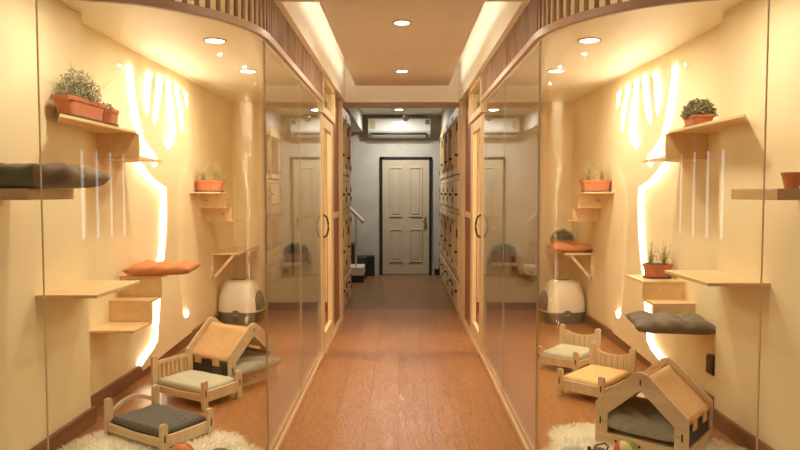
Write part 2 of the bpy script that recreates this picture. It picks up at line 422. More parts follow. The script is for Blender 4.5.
# ------------------------------------------------------------------ tree panels
NECK = [(133.2,67.7),(135,74),(136.8,84),(139.5,94),(143.5,106),(147.6,116.3)]
TREE = [
 # base left, going up the near edge of the trunk
 (143,371),(141.7,367),(148,357),(154,349),(158,340),(159.3,323),(160.7,300),(161.7,283),(164,262),(166,240),(167,215),(167,197),(166,187),
 (161,184),(154,178.5),(148,171),(143,164),(137,157),
 (141,155),(147,158),(151,163),(154.7,167),(157.3,164),(157.5,158),(155,153),(152,149.6),(148,144),(144.5,138.7),(141,124.7),(138.8,112),(136.7,99.8),(135.2,87),(134,75),
 (133.2,67.7),(135.5,72),(138,86),(141,99),(144.5,109),(147.6,116.3),(149.5,108),(150.4,92),(151.5,79),
 (153.8,74.5),(155.6,80),(154.8,93.6),(153.1,109),(153,120),(154.7,125.6),(157.8,118.5),(161,102),(162,86),
 (163.9,78),(165.8,85),(165.6,99.8),(163.6,118.5),(161.8,132),(163,143),(168.4,149.5),(174,144),(176.2,131),(174.8,112),(172,96),(170.6,86),
 (172.2,82),(174.2,87),(176.5,99.8),(179,115),(180.6,128),(182.4,133),(183.7,127),(183.3,112),(180.4,97),(178.6,90),
 (180.4,87.5),(182.6,91),(184.3,97),(185.4,104),(187,109.7),(188.1,104),(187.2,97),
 (188.6,94.5),(190.2,101),(191.3,110),(192,125),(191.5,143),(189,156),(184,168),(180,180),(177.5,194),(176.8,208),(177.4,224),(178,237),(178.8,262),(180.5,288),(182.6,306),(183.6,314.5),(185.5,317.5),(188,317.5),(189.3,312),(190.6,316),(192,332)]
def offset_poly(pts, d):
    n = len(pts); ar = sum(pts[i][0]*pts[(i+1)%n][1]-pts[(i+1)%n][0]*pts[i][1] for i in range(n)); sg = 1 if ar > 0 else -1
    out = []
    for i in range(n):
        a, p, c = Vector(pts[i-1]), Vector(pts[i]), Vector(pts[(i+1) % n])
        e1 = (p - a).normalized(); e2 = (c - p).normalized()
        nn = Vector((-(e1.y + e2.y), e1.x + e2.x))
        if nn.length < 1e-4: nn = Vector((-e1.y, e1.x))
        nn.normalize(); k = nn.dot(Vector((-e1.y, e1.x))); out.append(p + nn * sg * d / max(k, .6))
    return out
for s in (-1, 1):
    pts = []
    for (px, py) in TREE:
        p = on_x(px, py, -1.992); pts.append((p.y, p.z))
    t = thing('tree_wall_panel', 'tree shaped cream wall panel glowing along its edges, on the wall of the ' + ROOM[s], 'wall panel')
    MB().prism(pts, lambda p: (s*1.992, p[0], p[1]), lambda p: (s*2.004, p[0], p[1])).build('panel', M['tree'], t)
    ins = offset_poly(pts, -.006); ins2 = offset_poly(pts, .004)
    # a ribbon along the outline behind the panel; skip the foot
    MB().ring([tuple(p) for p in ins], [tuple(p) for p in ins2], lambda p: (s*2.006, p[0], p[1]), lambda p: (s*2.009, p[0], p[1]), closed=False).build('led_strip', M['led'], t, recalc=True)
    sp = MB()
    for (y, z) in ((5.72, .9), (5.74, 1.3), (5.70, .5)): sp.box(s*2.004, s*2.03, y-.015, y+.015, z-.015, z+.015)
    sp.build('spacer', M['white'], t)

# ------------------------------------------------------------------ shelves
def shelf(name, label, loc, parts, group='wall shelves'):
    """parts: (name, mat, boxes)"""
    t = thing(name, label, 'shelf', loc, 0, group)
    for nm, mt, bxs in parts:
        b = MB()
        for q in bxs:
            if isinstance(q, list): b.prism(q, lambda p: (p[0], p[1], 1.835-TB), lambda p: (p[0], p[1], 1.835))
            else: b.box(*q)
        b.build(nm, mt, t, bevel=.002)
    return t
TB = .018
for s in (-1, 1):
    W = 2.03
    rm = ROOM[s]
    # high stepped shelf
    def BX(l0, l1, y0, y1, z0, z1): return (s*l0 - s*W, s*l1 - s*W, y0, y1, z0, z1)
    shelf('stepped_shelf', 'high stepped wall shelf of pale board near the ceiling, ' + rm, (s*W, 0, 0), [
        ('top_board', M['paleshelf'], [[(s*(a-W), y) for a, y in ((1.765, 3.46), (1.925, 3.74), (1.925, 4.062), (W, 4.062), (W, 4.47), (1.765, 4.47))]]),
        ('riser_board', M['paleshelf'], [BX(1.75, W, 4.45, 4.47, 1.665, 1.835-TB)]),
        ('bottom_board', M['paleshelf'], [BX(1.76, W, 4.45, 4.9, 1.665-TB, 1.665)])])
    # low stepped shelf
    zt = .83 if s < 0 else .79; dz = 0 if s < 0 else -.02
    shelf('stepped_shelf', ('low stepped wall shelf below the orange cushion beside the glowing trunk' if s < 0 else 'low stepped wall shelf carrying a potted plant and a dark grey cushion'), (s*W, 0, 0), [
        ('top_board', M['paleshelf'], [BX(1.73, W, 4.76, 5.15, zt-TB, zt)]),
        ('upper_riser', M['paleshelf'], [BX(1.73, W, 4.76, 4.778, .68+dz, zt-TB)]),
        ('middle_board', M['paleshelf'], [BX(1.74, W, 4.585, 4.778, .68+dz-TB, .68+dz)]),
        ('lower_riser', M['paleshelf'], [BX(1.74, W, 4.585, 4.603, .53, .68+dz-TB)]),
        ('bottom_board', M['paleshelf'], [BX(1.74, W, 4.29, 4.603, .53-TB, .53)])])
    zp = .89 if s < 0 else .955
    o = MB().box(-s*.325, 0, -.29, .29, -TB, 0).build('wall_shelf', M['paleshelf'], bevel=.002); o.location = (s*1.925, 3.76, zp)
    tag(o, 'wide empty shelf board fixed to the pier of the ' + rm, 'shelf', 'wall shelves')
    zc = 1.445
    o = MB().box(-s*.325, 0, -.18, .22, -.05, 0).build('wall_shelf', M['paleshelf'], bevel=.002); o.location = (s*1.925, 3.03, zc)
    tag(o, ('thick shelf at eye height under the brown cushion' if s < 0 else 'thick shelf at eye height under the two small clay pots'), 'shelf', 'wall shelves')
    # far stepped shelf
    shelf('stepped_shelf', 'small stepped shelf under a terracotta planter, far end of the ' + rm, (s*W, 0, 0), [
        ('top_board', M['paleshelf'], [BX(1.74, W, 6.38, 6.72, 1.43-.014, 1.43)]),
        ('upper_riser', M['paleshelf'], [BX(1.77, W, 6.70, 6.716, 1.28, 1.416)]),
        ('middle_board', M['paleshelf'], [BX(1.77, W, 6.70, 6.90, 1.266, 1.28)]),
        ('lower_riser', M['paleshelf'], [BX(1.76, W, 6.884, 6.90, 1.14, 1.266)]),
        ('bottom_board', M['paleshelf'], [BX(1.72, W, 6.884, 7.15, 1.126, 1.14)]),
        ('peg_hole', M['steel'], [BX(1.96, 1.975, 6.699, 6.702, 1.34, 1.355)]), ('peg_hole', M['steel'], [BX(1.84, 1.855, 6.883, 6.886, 1.20, 1.215)])])
    # bracket shelf above the litter box
    t = thing('bracket_shelf', 'bracket shelf on a diagonal brace above the litter box of the ' + rm, 'shelf', (s*W, 7.0, .785), 0, 'wall shelves')
    MB().box(-s*.31, 0, 0, .92, -.018, 0).build('shelf_board', M['birch'], t)
    b = MB(); b.box(-s*.035, 0, .02, .055, -.30, -.018); b.build('upright', M['birch'], t)
    b = MB(); b.prism([(-.27*s, -.018), (-.235*s, -.018), (-.01*s, -.27), (-.035*s, -.29)], lambda p: (p[0], .02, p[1]), lambda p: (p[0], .055, p[1])); b.build('brace', M['birch'], t)
    # shelf on the back wall
    o = MB().box(-.18, .18, -.16, 0, -.04, 0).build('wall_shelf', M['pine'], bevel=.002); o.location = (s*1.28 if s < 0 else 1.21, 8.0, .60)
    tag(o, 'short thick shelf on the end wall under a potted plant, ' + rm, 'shelf', 'wall shelves')
o = MB().box(-.09, .09, -.16, 0, -.03, 0).build('wall_shelf', M['sill'], bevel=.002); o.location = (1.47, 8.0, .49)
tag(o, 'smallest empty shelf on the end wall, one step below the planter shelf', 'shelf', 'wall shelves')

# ------------------------------------------------------------------ plants
def blades(b, rnd, n, w, d, h, spread, wid, z0=0, droop=.3, mi=0, curl=.3):
    for i in range(n):
        x = (rnd.random() - .5) * w; y = (rnd.random() - .5) * d
        a = rnd.random() * 2 * PI; hh = h * (.45 + .55 * rnd.random()); sp = spread * rnd.random()
        dx, dy = math.cos(a), math.sin(a); px, py = -dy, dx
        prev = None; seg = 4; ww = wid * (.6 + .6 * rnd.random())
        for k in range(seg + 1):
            t = k / seg
            ox = dx * sp * (t ** 1.5); oy = dy * sp * (t ** 1.5)
            zz = z0 + hh * (t - droop * sp / max(spread, .001) * t * t)
            c = Vector((x + ox + (rnd.random()-.5)*curl*.03, y + oy + (rnd.random()-.5)*curl*.03, zz)); q = ww * (1 - t * .85) / 2
            cur = (c + Vector((px, py, 0)) * q, c - Vector((px, py, 0)) * q)
            if prev: b.add([prev[0], prev[1], cur[1], cur[0]], [(0, 1, 2, 3)], mi)
            prev = cur
def leaves(b, rnd, n, rx, ry, rz, z0, size, mi=0, shell=.5):
    for i in range(n):
        a = rnd.random()*2*PI; th = math.acos(rnd.uniform(0, 1)); rr = shell + (1 - shell) * rnd.random()
        c = Vector((rx*rr*math.sin(th)*math.cos(a), ry*rr*math.sin(th)*math.sin(a), z0 + rz*rr*math.cos(th)))
        d = Vector((rnd.gauss(0, 1), rnd.gauss(0, 1), rnd.gauss(.6, 1))).normalized(); u = d.orthogonal().normalized()
        l = size * (.5 + rnd.random()); w = l * .28
        b.add([c, c + d*l*.5 + u*w, c + d*l, c + d*l*.5 - u*w], [(0, 1, 2, 3)], mi)
def planter(label, loc, w, d, h, leafmat, kind='grass', fh=.2, rz=0, oval=False, terra='terra', seed=0, n=None, group='potted plants', lsize=.02):
    t = thing('potted_plant', label, 'plant', loc, rz, group)
    rnd = random.Random(seed)
    def sec(a, c, z, e):
        out = []
        for k in range(28):
            q = 2*PI*k/28; cx, sy = math.cos(q), math.sin(q)
            out.append((a*abs(cx)**(2/e)*(1 if cx >= 0 else -1), c*abs(sy)**(2/e)*(1 if sy >= 0 else -1), z))
        return out
    e = 2.4 if oval else 7
    sh = .014
    MB().loft([sec(w/2*.93, d/2*.93, 0, e), sec(w/2*.97, d/2*.97, sh, e)]).build('saucer', M['saucer'], t)
    b = MB().loft([sec(w/2*.84, d/2*.84, sh, e), sec(w/2*.93, d/2*.93, h*.8, e), sec(w/2, d/2, h*.8, e), sec(w/2*1.02, d/2*1.02, h, e), sec(w/2*.93, d/2*.93, h, e), sec(w/2*.90, d/2*.90, h*.85, e)])
    b.build('pot', M[terra], t)
    b = MB().loft([sec(w/2*.91, d/2*.91, h*.84, e), sec(w/2*.90, d/2*.90, h*.92, e)]); b.build('soil', M['soil'], t)
    b = MB()
    if kind == 'grass':
        blades(b, rnd, n or 120, w*.6, d*.5, fh, max(w, d)*.35, .004, h*.85, .25)
        leaves(b, rnd, 160, w*.38, d*.6, fh*.8, h, .012)
    elif kind == 'bush':
        blades(b, rnd, n or 160, w*.7, d*.5, fh*1.05, w*.38, .0035, h*.85, .2)
        leaves(b, rnd, 1500, w*.5, max(d*.8, .08), fh*.85, h*.9, lsize)
    elif kind == 'wispy':
        for cx in (-.22*w, .22*w):
            bb = MB(); blades(bb, rnd, 60, .02, .02, fh*1.15, w*.5, .004, h*.85, .25); leaves(bb, rnd, 130, w*.34, d*.7, fh*.95, h, .013, shell=.2)
            b.add([(v[0]+cx, v[1], v[2]) for v in bb.v], bb.f)
    b.build('foliage', M[leafmat], t, recalc=False)
    return t
planter('long terracotta planter of dense grey-green grass on the high shelf beside the pier', (-1.825, 3.81, 1.8355), .44, .115, .115, 'drygrass', 'bush', .21, R(90), seed=1, lsize=.016)
t = planter('small square terracotta pot beside the long grass planter on the high shelf', (-1.82, 4.13, 1.8355), .12, .12, .10, 'drygrass', 'grass', .05, seed=2, n=14)
planter('terracotta planter with thin dry stems on the small stepped shelf above the bracket shelf', (-1.885, 6.55, 1.43), .29, .14, .115, 'paleleaf', 'wispy', .20, 0, True, seed=3)
planter('brown planter with a dome of grey leaves, end wall shelf, ' + ROOM[-1], (-1.26, 7.91, .60), .30, .12, .11, 'darkleaf', 'bush', .14, seed=4, terra='terra2')
planter('terracotta planter with two wispy clumps on the small stepped shelf', (1.885, 6.52, 1.43), .29, .14, .115, 'paleleaf', 'wispy', .21, seed=5)
planter('brown planter with loose grey-green leaves, end wall shelf, ' + ROOM[1], (1.21, 7.91, .60), .30, .12, .11, 'drygrass', 'bush', .14, seed=6, terra='terra2')
planter('oval terracotta pot with two wispy green clumps beside the glowing tree trunk', (1.905, 4.96, .79), .215, .16, .105, 'paleleaf', 'wispy', .2, 0, True, seed=7)
planter('small planter of dark leaves behind the orange round cushion', (1.86, 7.72, .785), .27, .14, .10, 'darkleaf', 'bush', .14, seed=8)
planter('bushy green potted plant on the high stepped shelf near the pier', (1.86, 4.22, 1.835), .20, .13, .07, 'drygrass', 'bush', .13, R(90), seed=9)
def clay_pot(label, loc, r, h, flower=False):
    t = thing('clay_pot', label, 'pot', loc, 0, 'potted plants')
    MB().lathe([(r*.68, 0), (r*.98, h*.82), (r*1.05, h*.82), (r*1.08, h), (r*.95, h), (r*.9, h*.85)], seg=28).build('pot', M['terra'], t)
    MB().lathe([(r*.88, h*.8), (r*.86, h*.9)], seg=20).build('soil', M['soil'], t)
    if flower:
        rnd = random.Random(9); b = MB(); leaves(b, rnd, 260, r*.8, r*.8, r*.9, h*.95, .022, shell=.7); b.build('flower', M['redflower'], t, recalc=False)
clay_pot('smaller empty clay pot on the eye-level shelf', (1.735, 2.98, 1.445), .042, .072)
clay_pot('taller clay pot with a red flower on the eye-level shelf', (1.845, 2.92, 1.445), .052, .115, True)

# ------------------------------------------------------------------ cushions
def cushion_mesh(w, d, t, tuft=0, nx=28, ny=24, seed=0, crumple=.004, point=.0, p=5, pw=.3):
    rnd = random.Random(seed); b = MB(); vs = []; fs = []
    ph = [(rnd.uniform(6, 14), rnd.uniform(6, 14), rnd.uniform(0, 6)) for _ in range(4)]
    for side in (1, -1):
        for j in range(ny + 1):
            for i in range(nx + 1):
                u = -1 + 2*i/nx; v = -1 + 2*j/ny
                k = (max(0, 1-abs(u)**p) * max(0, 1-abs(v)**p)) ** pw
                z = side * t/2 * k
                if tuft and side > 0:
                    q = abs(math.sin(u*PI*tuft/2 + PI/2*(tuft % 2)) * math.sin(v*PI*tuft/2 + PI/2*(tuft % 2)))
                    z *= (.40 + .60 * q)
                cr = sum(math.sin(a*u + c*v + e) for a, c, e in ph) * crumple * k
                pull = 1 + point * (abs(u)*abs(v))**2 - point * .5
                x = u*w/2*pull; y = v*d/2*pull
                vs.append((x, y, z + t/2 + cr*(side > 0)))
    n = (nx+1)*(ny+1)
    for j in range(ny):
        for i in range(nx):
            a = j*(nx+1)+i; fs.append((a, a+1, a+nx+2, a+nx+1)); fs.append((n+a, n+a+nx+1, n+a+nx+2, n+a+1))
    b.add(vs, fs)
    return b
def cushion(label, loc, w, d, t, mat, rz=0, tilt=(0, 0), parent=None, name='cushion', **k):
    o = cushion_mesh(w, d, t, **k).build(name, mat, parent, smooth=True)
    bm = bmesh.new(); bm.from_mesh(o.data); bmesh.ops.remove_doubles(bm, verts=bm.verts, dist=.0005); bmesh.ops.recalc_face_normals(bm, faces=bm.faces); bm.to_mesh(o.data); bm.free()
    o.location = loc; o.rotation_euler = (tilt[0], tilt[1], rz)
    if parent is None: tag(o, label, 'cushion', 'loose cushions')
    return o
c = cushion('long brown-grey plush cushion with an olive front, on the eye-level shelf', (-1.70, 3.06, 1.446), .54, .48, .105, M['brownfab'], R(4), tuft=0, seed=2, crumple=.005, p=5, pw=.28)
c.data.materials.append(M['greenfab'])
for p_ in c.data.polygons:
    if p_.center.x < .12 and p_.center.y < -.08 and p_.center.z < .085: p_.material_index = 1
cushion('orange tufted square cushion on the low stepped shelf', (-1.765, 4.91, .832), .46, .40, .085, M['orange'], R(6), tuft=3, seed=3, crumple=.002, p=6, point=.05)
cushion('orange round-edged cushion on the bracket shelf above the litter box', (1.825, 7.23, .787), .42, .36, .10, M['orange'], 0, tuft=2, seed=4, crumple=.003, p=2.4)
cushion('dark grey tufted square cushion drooping over the low stepped shelf', (1.755, 4.335, .532), .49, .44, .095, M['darkfab'], R(-10), tuft=3, seed=5, crumple=.003, p=6, point=.10)

# ------------------------------------------------------------------ pet beds
def post_board(b, x, y, h, w=.045, th=.022, mi=0, along='y'):
    n = 8; pts = [(-w/2, 0), (w/2, 0), (w/2, h - .012)] + [(w/2*math.cos(a), h - .012 + .012*math.sin(a)) for a in [PI*k/n for k in range(1, n)]] + [(-w/2, h - .012)]
    if along == 'y': b.prism(pts, lambda p: (x - th/2, y + p[0], p[1]), lambda p: (x + th/2, y + p[0], p[1]))
    else: b.prism(pts, lambda p: (x + p[0], y - th/2, p[1]), lambda p: (x + p[0], y + th/2, p[1]))
def bed(label, loc, rz, L, W, hh, fh, head, cushmat, group='wooden pet beds'):
    t = thing('pet_bed', label, 'pet bed', loc, rz, group)
    # x=0 head, x=L foot
    for y in (-W/2, W/2):
        b = MB(); post_board(b, 0, y, hh); b.build('post', M['birchz'], t, bevel=.002)
        b = MB(); post_board(b, L, y, fh); o = b.build('post', M['birchz'], t, bevel=.002)
        MB().box(L+.0105, L+.0125, y-.004, y+.004, fh*.45, fh*.68).build('slot', M['dark'], o)
        # long side rail with a wavy top
        n = 16; pts = [(0, .055)] + [(L*k/n,   .100 + .003*math.cos(2*PI*k/n)) for k in range(n+1)] + [(L, .055)]
        y2 = y + (-.006 if y < 0 else .006)
        b = MB(); b.prism(pts, lambda p: (p[0], y2-.007, p[1]), lambda p: (p[0], y2+.007, p[1])); b.build('side_rail', M['birch'], t)
    yy0, yy1 = -W/2 + .022, W/2 - .022
    n = 14
    # foot board
    pts = [(yy0, .05)] + [(yy0 + (yy1-yy0)*k/n, fh*.62 - .002*math.sin(PI*k/n)) for k in range(n+1)] + [(yy1, .05)]
    b = MB(); b.prism(pts, lambda p: (L-.008, p[0], p[1]), lambda p: (L+.008, p[0], p[1])); b.build('footboard', M['birchz'], t)
    if head == 'arch':
        b = MB()
        o_, i_ = [], []
        for k in range(n+1):
            y = yy0 + (yy1-yy0)*k/n; z = hh*.66 + hh*.20*math.sin(PI*k/n)
            o_.append((y, z + .012)); i_.append((y, z - .012))
        b.ring(o_, i_, lambda p: (-.008, p[0], p[1]), lambda p: (.008, p[0], p[1]), closed=False)
        b.box(-.008, .008, yy0, yy1, .05, .12); b.build('headboard', M['birchz'], t)
    elif head == 'spindle':
        b = MB(); b.box(-.008, .008, yy0, yy1, .05, .13); b.box(-.009, .009, yy0, yy1, hh*.78, hh*.86)
        for k in range(7):
            y = yy0 + (yy1-yy0)*(k+.5)/7; b.box(-.005, .005, y-.009, y+.009, .13, hh*.78)
        b.build('headboard', M['birchz'], t)
    else:
        pts = [(yy0, .05)] + [(yy0 + (yy1-yy0)*k/n, hh*.86 - hh*.10*math.sin(PI*k/n)) for k in range(n+1)] + [(yy1, .05)]
        b = MB(); b.prism(pts, lambda p: (-.007, p[0], p[1]), lambda p: (.007, p[0], p[1]))
        for k in range(1, 6): 
            y = yy0 + (yy1-yy0)*k/6; b.box(.007, .0085, y-.0012, y+.0012, .06, hh*.74, 1)
        b.build('headboard', [M['birchz'], M['skirt']], t)
    MB().box(.01, L-.01, -W/2+.002, W/2-.002, .07, .088).build('bed_base', M['birch'], t)
    cushion('', (L/2, 0, .088), L-.035, W-.002, .052, cushmat, parent=t, name='mattress', p=20, crumple=.0006, seed=7, pw=.11)
    return t
bed('low wooden pet bed with arched headboard and dark checked mattress', (-1.605, 3.915, 0), R(-32.4), .485, .32, .245, .185, 'arch', M['check'])
bed('wooden pet bed with spindle headboard and pale sage mattress, behind the dark checked one', (-1.635, 4.69, 0), R(-30.7), .49, .31, .30, .195, 'spindle', M['sagefab'])
bed('wooden pet bed with plank headboard and pale yellow mattress', (1.555, 4.885, 0), R(-132.5), .49, .31, .30, .195, 'plank', M['yellowfab'])
bed('smallest wooden pet bed with pale green mattress, behind the yellow one', (1.50, 5.577, 0), R(-129), .42, .315, .30, .185, 'plank', M['sagefab'])

def house(label, loc, rz, length, cy_shift, seed):
    t = thing('pet_house_bed', label, 'pet house bed', loc, rz, 'tent-roofed pet houses')
    w, e, a = .25, .25, .455; L = length
    for y, nm in ((-L/2, 'front'), (L/2, 'back')):
        b = MB()
        bev = .03
        outer = [(-w, 0), (-w, e), (-.035, a-.01), (0, a), (.035, a-.01), (w, e), (w, 0)]
        inner = [(-w+.07, .085), (-w+.07, e-.055), (-.02, a-.115), (0, a-.10), (.02, a-.115), (w-.07, e-.055), (w-.07, .085)]
        b.ring(outer, inner, lambda p: (p[0], y-.008, p[1]), lambda p: (p[0], y+.008, p[1]))
        g = b.build('gable_frame', M['birch'], t, bevel=.0015)
        yo = y + (-.010 if y < 0 else .010)
        for (hx, hz, hw, hz2) in ((-.13, .05, .006, .006), (0, .05, .006, .006), (.13, .05, .006, .006), (-w+.03, .15, .004, .02), (w-.03, .15, .004, .02), (0, a-.055, .004, .014)):
            MB().box(hx-hw, hx+hw, yo-.001, yo+.001, hz-hz2, hz+hz2).build('peg_slot', M['dark'], g)
    for sx in (-1, 1):
        b = MB(); b.box(sx*(w-.02), sx*(w-.005), -L/2, L/2, .03, .085); b.build('side_rail', M['birch'], t)
        # sloping felt roof half with a small sag and tabs at the eave
        n = 10; m = 12; vs = []; fs = []
        for j in range(m+1):
            for i in range(n+1):
                u = i/n; v = j/m
                x = sx*(.012 + (w - .018)*u); z = a - .036 - (a - e)*u
                sag = .022*math.sin(PI*v)*math.sin(PI*min(1, u+.1))
                x -= sx*sag*.5; z -= sag*.8
                vs.append((x, -L/2+.01 + (L-.02)*v, z))
        for j in range(m):
            for i in range(n): fs.append((j*(n+1)+i, j*(n+1)+i+1, (j+1)*(n+1)+i+1, (j+1)*(n+1)+i))
        o = MB().add(vs, fs).build('roof_cloth', M['tent'], t, smooth=True); so = o.modifiers.new('thick', 'SOLIDIFY'); so.thickness = .005
        for v in (.28, .70):
            yv = -L/2 + L*v; MB().box(sx*(w-.007), sx*(w-.002), yv-.034, yv+.034, .165, e-.02).build('eave_tab', M['tent'], o)
    MB().tube([(0, -L/2, a-.055), (0, L/2, a-.055)], .009).build('ridge_pole', M['birch'], t)
    MB().box(-w+.02, w-.02, -L/2+.01, L/2-.01, .07, .082).build('floor_board', M['birch'], t)
    # dark strip behind the eave tabs, standing in for the shade inside
    for sx in (-1, 1): MB().box(sx*(w-.022), sx*(w-.016), -L/2+.01, L/2-.01, .085, .19).build('side_gap_shade', M['dark'], t)
    cushion('', (0, cy_shift, .084), 2*w-.055, L+.02 if cy_shift == 0 else L+.08, .13 if cy_shift == 0 else .10, M['greyfab'], parent=t, name='cushion', p=3, crumple=.004, seed=seed)
    return t
h1 = house('wooden pet house with orange-tan tent roof, behind the pale sage mattress bed', (-1.30, 5.05, 0), R(-122.4), .45, .06, 11)
h2 = house('wooden pet house with orange-tan tent roof standing on the fluffy rug', (1.415, 3.69, .012), R(-40), .42, 0, 12)

# ------------------------------------------------------------------ litter boxes
def litter(loc, rz, label, mirror=1):
    t = thing('litter_box', label, 'litter box', loc, rz, 'hooded litter boxes')
    def sec(z, n=40, off=0):
        # long axis x, door end at +x*mirror
        if z < .13: k = z/.13; a = .205 + .03*k; c = .17 + .02*k; sx = 0
        else:
            k = (z-.13)/.33; a = .234 - .085*k**2.2; c = .19 - .075*k**2.4; sx = -.028*k*mirror
        out = []; e = 3.6 if z < .13 else 3.3 - .8*(z-.13)/.33
        for i in range(n):
            q = 2*PI*i/n; cx, sy = math.cos(q), math.sin(q)
            out.append(((a+off)*abs(cx)**(2/e)*(1 if cx >= 0 else -1) + sx, (c+off)*abs(sy)**(2/e)*(1 if sy >= 0 else -1), z))
        return out
    MB().loft([sec(z) for z in (0, .02, .06, .10, .13)]).build('tray', M['lgrey'], t, smooth=False)
    h = MB().loft([sec(.13)] + [sec(z, off=.006) for z in (.13, .16, .2, .25, .3, .35, .39, .42, .44)] + [sec(.455, off=-.012), sec(.462, off=-.04)]).build('hood', M['lwhite'], t, smooth=True)
    es = h.modifiers.new('es', 'EDGE_SPLIT'); es.split_angle = R(45)
    # doorway: arched patch on the door end
    b = MB(); rows = []
    zs = [.15 + .2*k/10 for k in range(11)]
    for z in zs:
        S = sec(z, 200, .010); c = 0 if mirror > 0 else 100
        kk = (z - .15)/.2; half = int(round(20 * math.sqrt(max(.06, 1 - kk**3))))
        rows.append([S[(c + round(j*half/8)) % 200] for j in range(-8, 9)])
    vs = [p for r_ in rows for p in r_]; fs = [(i*17+j, i*17+j+1, (i+1)*17+j+1, (i+1)*17+j) for i in range(10) for j in range(16)]
    b.add(vs, fs); b.build('entrance_flap', M['lgrey'], h)
    MB().box(-.09-.028*mirror, .06-.028*mirror, -.035, .035, .460, .472).build('carry_handle', M['lgrey'], h, bevel=.004)
    for sg in (-1,):
        b = MB(); n = 12; pts = [(-.045, .085), (.045, .085)] + [(.045*math.cos(PI*k/n), .125 + .03*math.sin(PI*k/n)) for k in range(n+1)]
        b.prism(pts, lambda p: (p[0], sg*.188, p[1]), lambda p: (p[0], sg*.20, p[1]))
        la = b.build('latch', M['lgrey'], t, bevel=.002)
        m = MB()
        for k, wd in enumerate((.008, .006, .008, .007)): m.box(-.02 + k*.0105, -.02 + k*.0105 + wd, sg*.2005, sg*.2015, .098, .106)
        m.build('logo', M['white'], la)
    return t
litter((-1.765, 7.32, 0), R(-8), 'hooded cream and grey litter box below the bracket shelf without a cushion', 1)
litter((1.755, 7.32, 0), R(8), 'hooded cream and grey litter box below the orange cushion', -1)

# ------------------------------------------------------------------ rugs and toys
def rug(label, cx, cy, a, b_, seed):
    rnd = random.Random(seed); b = MB(); n = 48
    def rad(q): return 1 + .07*math.sin(3*q+seed) + .05*math.sin(5*q+2*seed) + .03*math.sin(9*q)
    ring0 = [(a*rad(2*PI*k/n)*math.cos(2*PI*k/n), b_*rad(2*PI*k/n)*math.sin(2*PI*k/n)) for k in range(n)]
    b.loft([[(p[0], p[1], .002) for p in ring0], [(p[0]*.98, p[1]*.98, .02) for p in ring0], [(p[0]*.9, p[1]*.9, .028) for p in ring0]])
    for i in range(16000):
        q = rnd.random()*2*PI; r = math.sqrt(rnd.random()); rr = rad(q)
        x, y = a*rr*r*math.cos(q), b_*rr*r*math.sin(q)
        out = Vector((math.cos(q), math.sin(q), 0)) * (.3 + 1.0*(r > .9)*rnd.random())
        sw = Vector((math.sin(x*22+seed)+rnd.gauss(0, .5), math.cos(y*19)+rnd.gauss(0, .5), 0)) * .45
        l = rnd.uniform(.028, .05); d = (out + sw + Vector((0, 0, .8))).normalized()
        p = Vector((x, y, .02)); u = Vector((rnd.gauss(0, 1), rnd.gauss(0, 1), 0)).normalized() * rnd.uniform(.002, .004)
        mid = p + d*l*.6; tip = p + d*l + Vector((d.x, d.y, -.5))*l*.35
        b.add([p - u, p + u, mid + u*.7, mid - u*.7, tip], [(0, 1, 2, 3), (3, 2, 4)])
    o = b.build('fur_rug', M['fur'], recalc=False); o.location = (cx, cy, 0); tag(o, label, 'rug', 'fluffy rugs')
rug('fluffy cream fur rug in front of the dark checked bed', -1.33, 3.38, .56, .52, 1)
rug('fluffy cream fur rug under the tent-roofed house', 1.30, 3.43, .58, .51, 2)
def ball(label, loc, r, cols, rot):
    seg = 24
    o = MB().ell((0, 0, 0), r, r, r, seg, 14, fn=lambda i, k: (k*6//seg) % 3).build('toy_ball', [M[c] for c in cols], smooth=True)
    o.location = loc; o.rotation_euler = rot; tag(o, label, 'ball', 'cat toys')
ball('orange-red toy ball on the fur rug before the dark checked bed', (-1.10, 3.27, .113), .063, ('ballred', 'ballred', 'ballorange'), (R(60), R(20), R(70)))
ball('red, yellow and green toy ball on the rug before the tent-roofed house', (1.14, 3.33, .108), .063, ('ballred', 'ballyel', 'ballgreen'), (R(15), R(25), R(178)))
def mouse(label, loc, rz, mat, tail=True, s=1, rx=.055):
    t = thing('toy_mouse', label, 'cat toy', loc, rz, 'cat toys')
    MB().ell((0, 0, 0), rx*s, .035*s, .035*s).build('body', M[mat], t, smooth=True)
    if tail:
        MB().tube([(-rx*s*.9, 0, 0), (-rx*s*1.1, .01, .035), (-rx*s*.5, .02, .058), (rx*s*.2, .01, .052), (rx*s*.5, 0, .036)], .004).build('tail', M['black'], t, smooth=True)
        b = MB(); b.ell((rx*s*.75, .02, .026), .011, .011, .011, 12, 8); b.ell((rx*s*.75, -.02, .026), .011, .011, .011, 12, 8); b.build('ears', M['black'], t, smooth=True)
    return t
mouse('taupe felt toy mouse beside the orange-red ball', (-.94, 3.36, .082), R(20), 'greytoy', False, 1.0)
mouse('grey toy mouse with a black curled tail beside the red and yellow ball', (1.01, 3.38, .082), R(200), 'greytoy', True, .95)
o = MB().ell((0, 0, 0), .075, .045, .04).build('plush_toy', M['paletoy'], smooth=True); o.location = (.88, 3.40, .075); o.rotation_euler = (0, 0, R(15))
tag(o, 'pale blue-grey plush toy on the rug beside the grey mouse', 'cat toy', 'cat toys')
# small black box by the pier
t = thing('wall_box', 'small rounded black box fixed low on the wall beside the pier', 'wall box', (2.03, 4.27, .25))
MB().box(-.045, 0, -.055, .055, 0, .125).build('body', M['black'], t, bevel=.014)
MB().box(-.048, -.045, -.03, .03, .04, .09).build('front_plate', M['steel'], t)

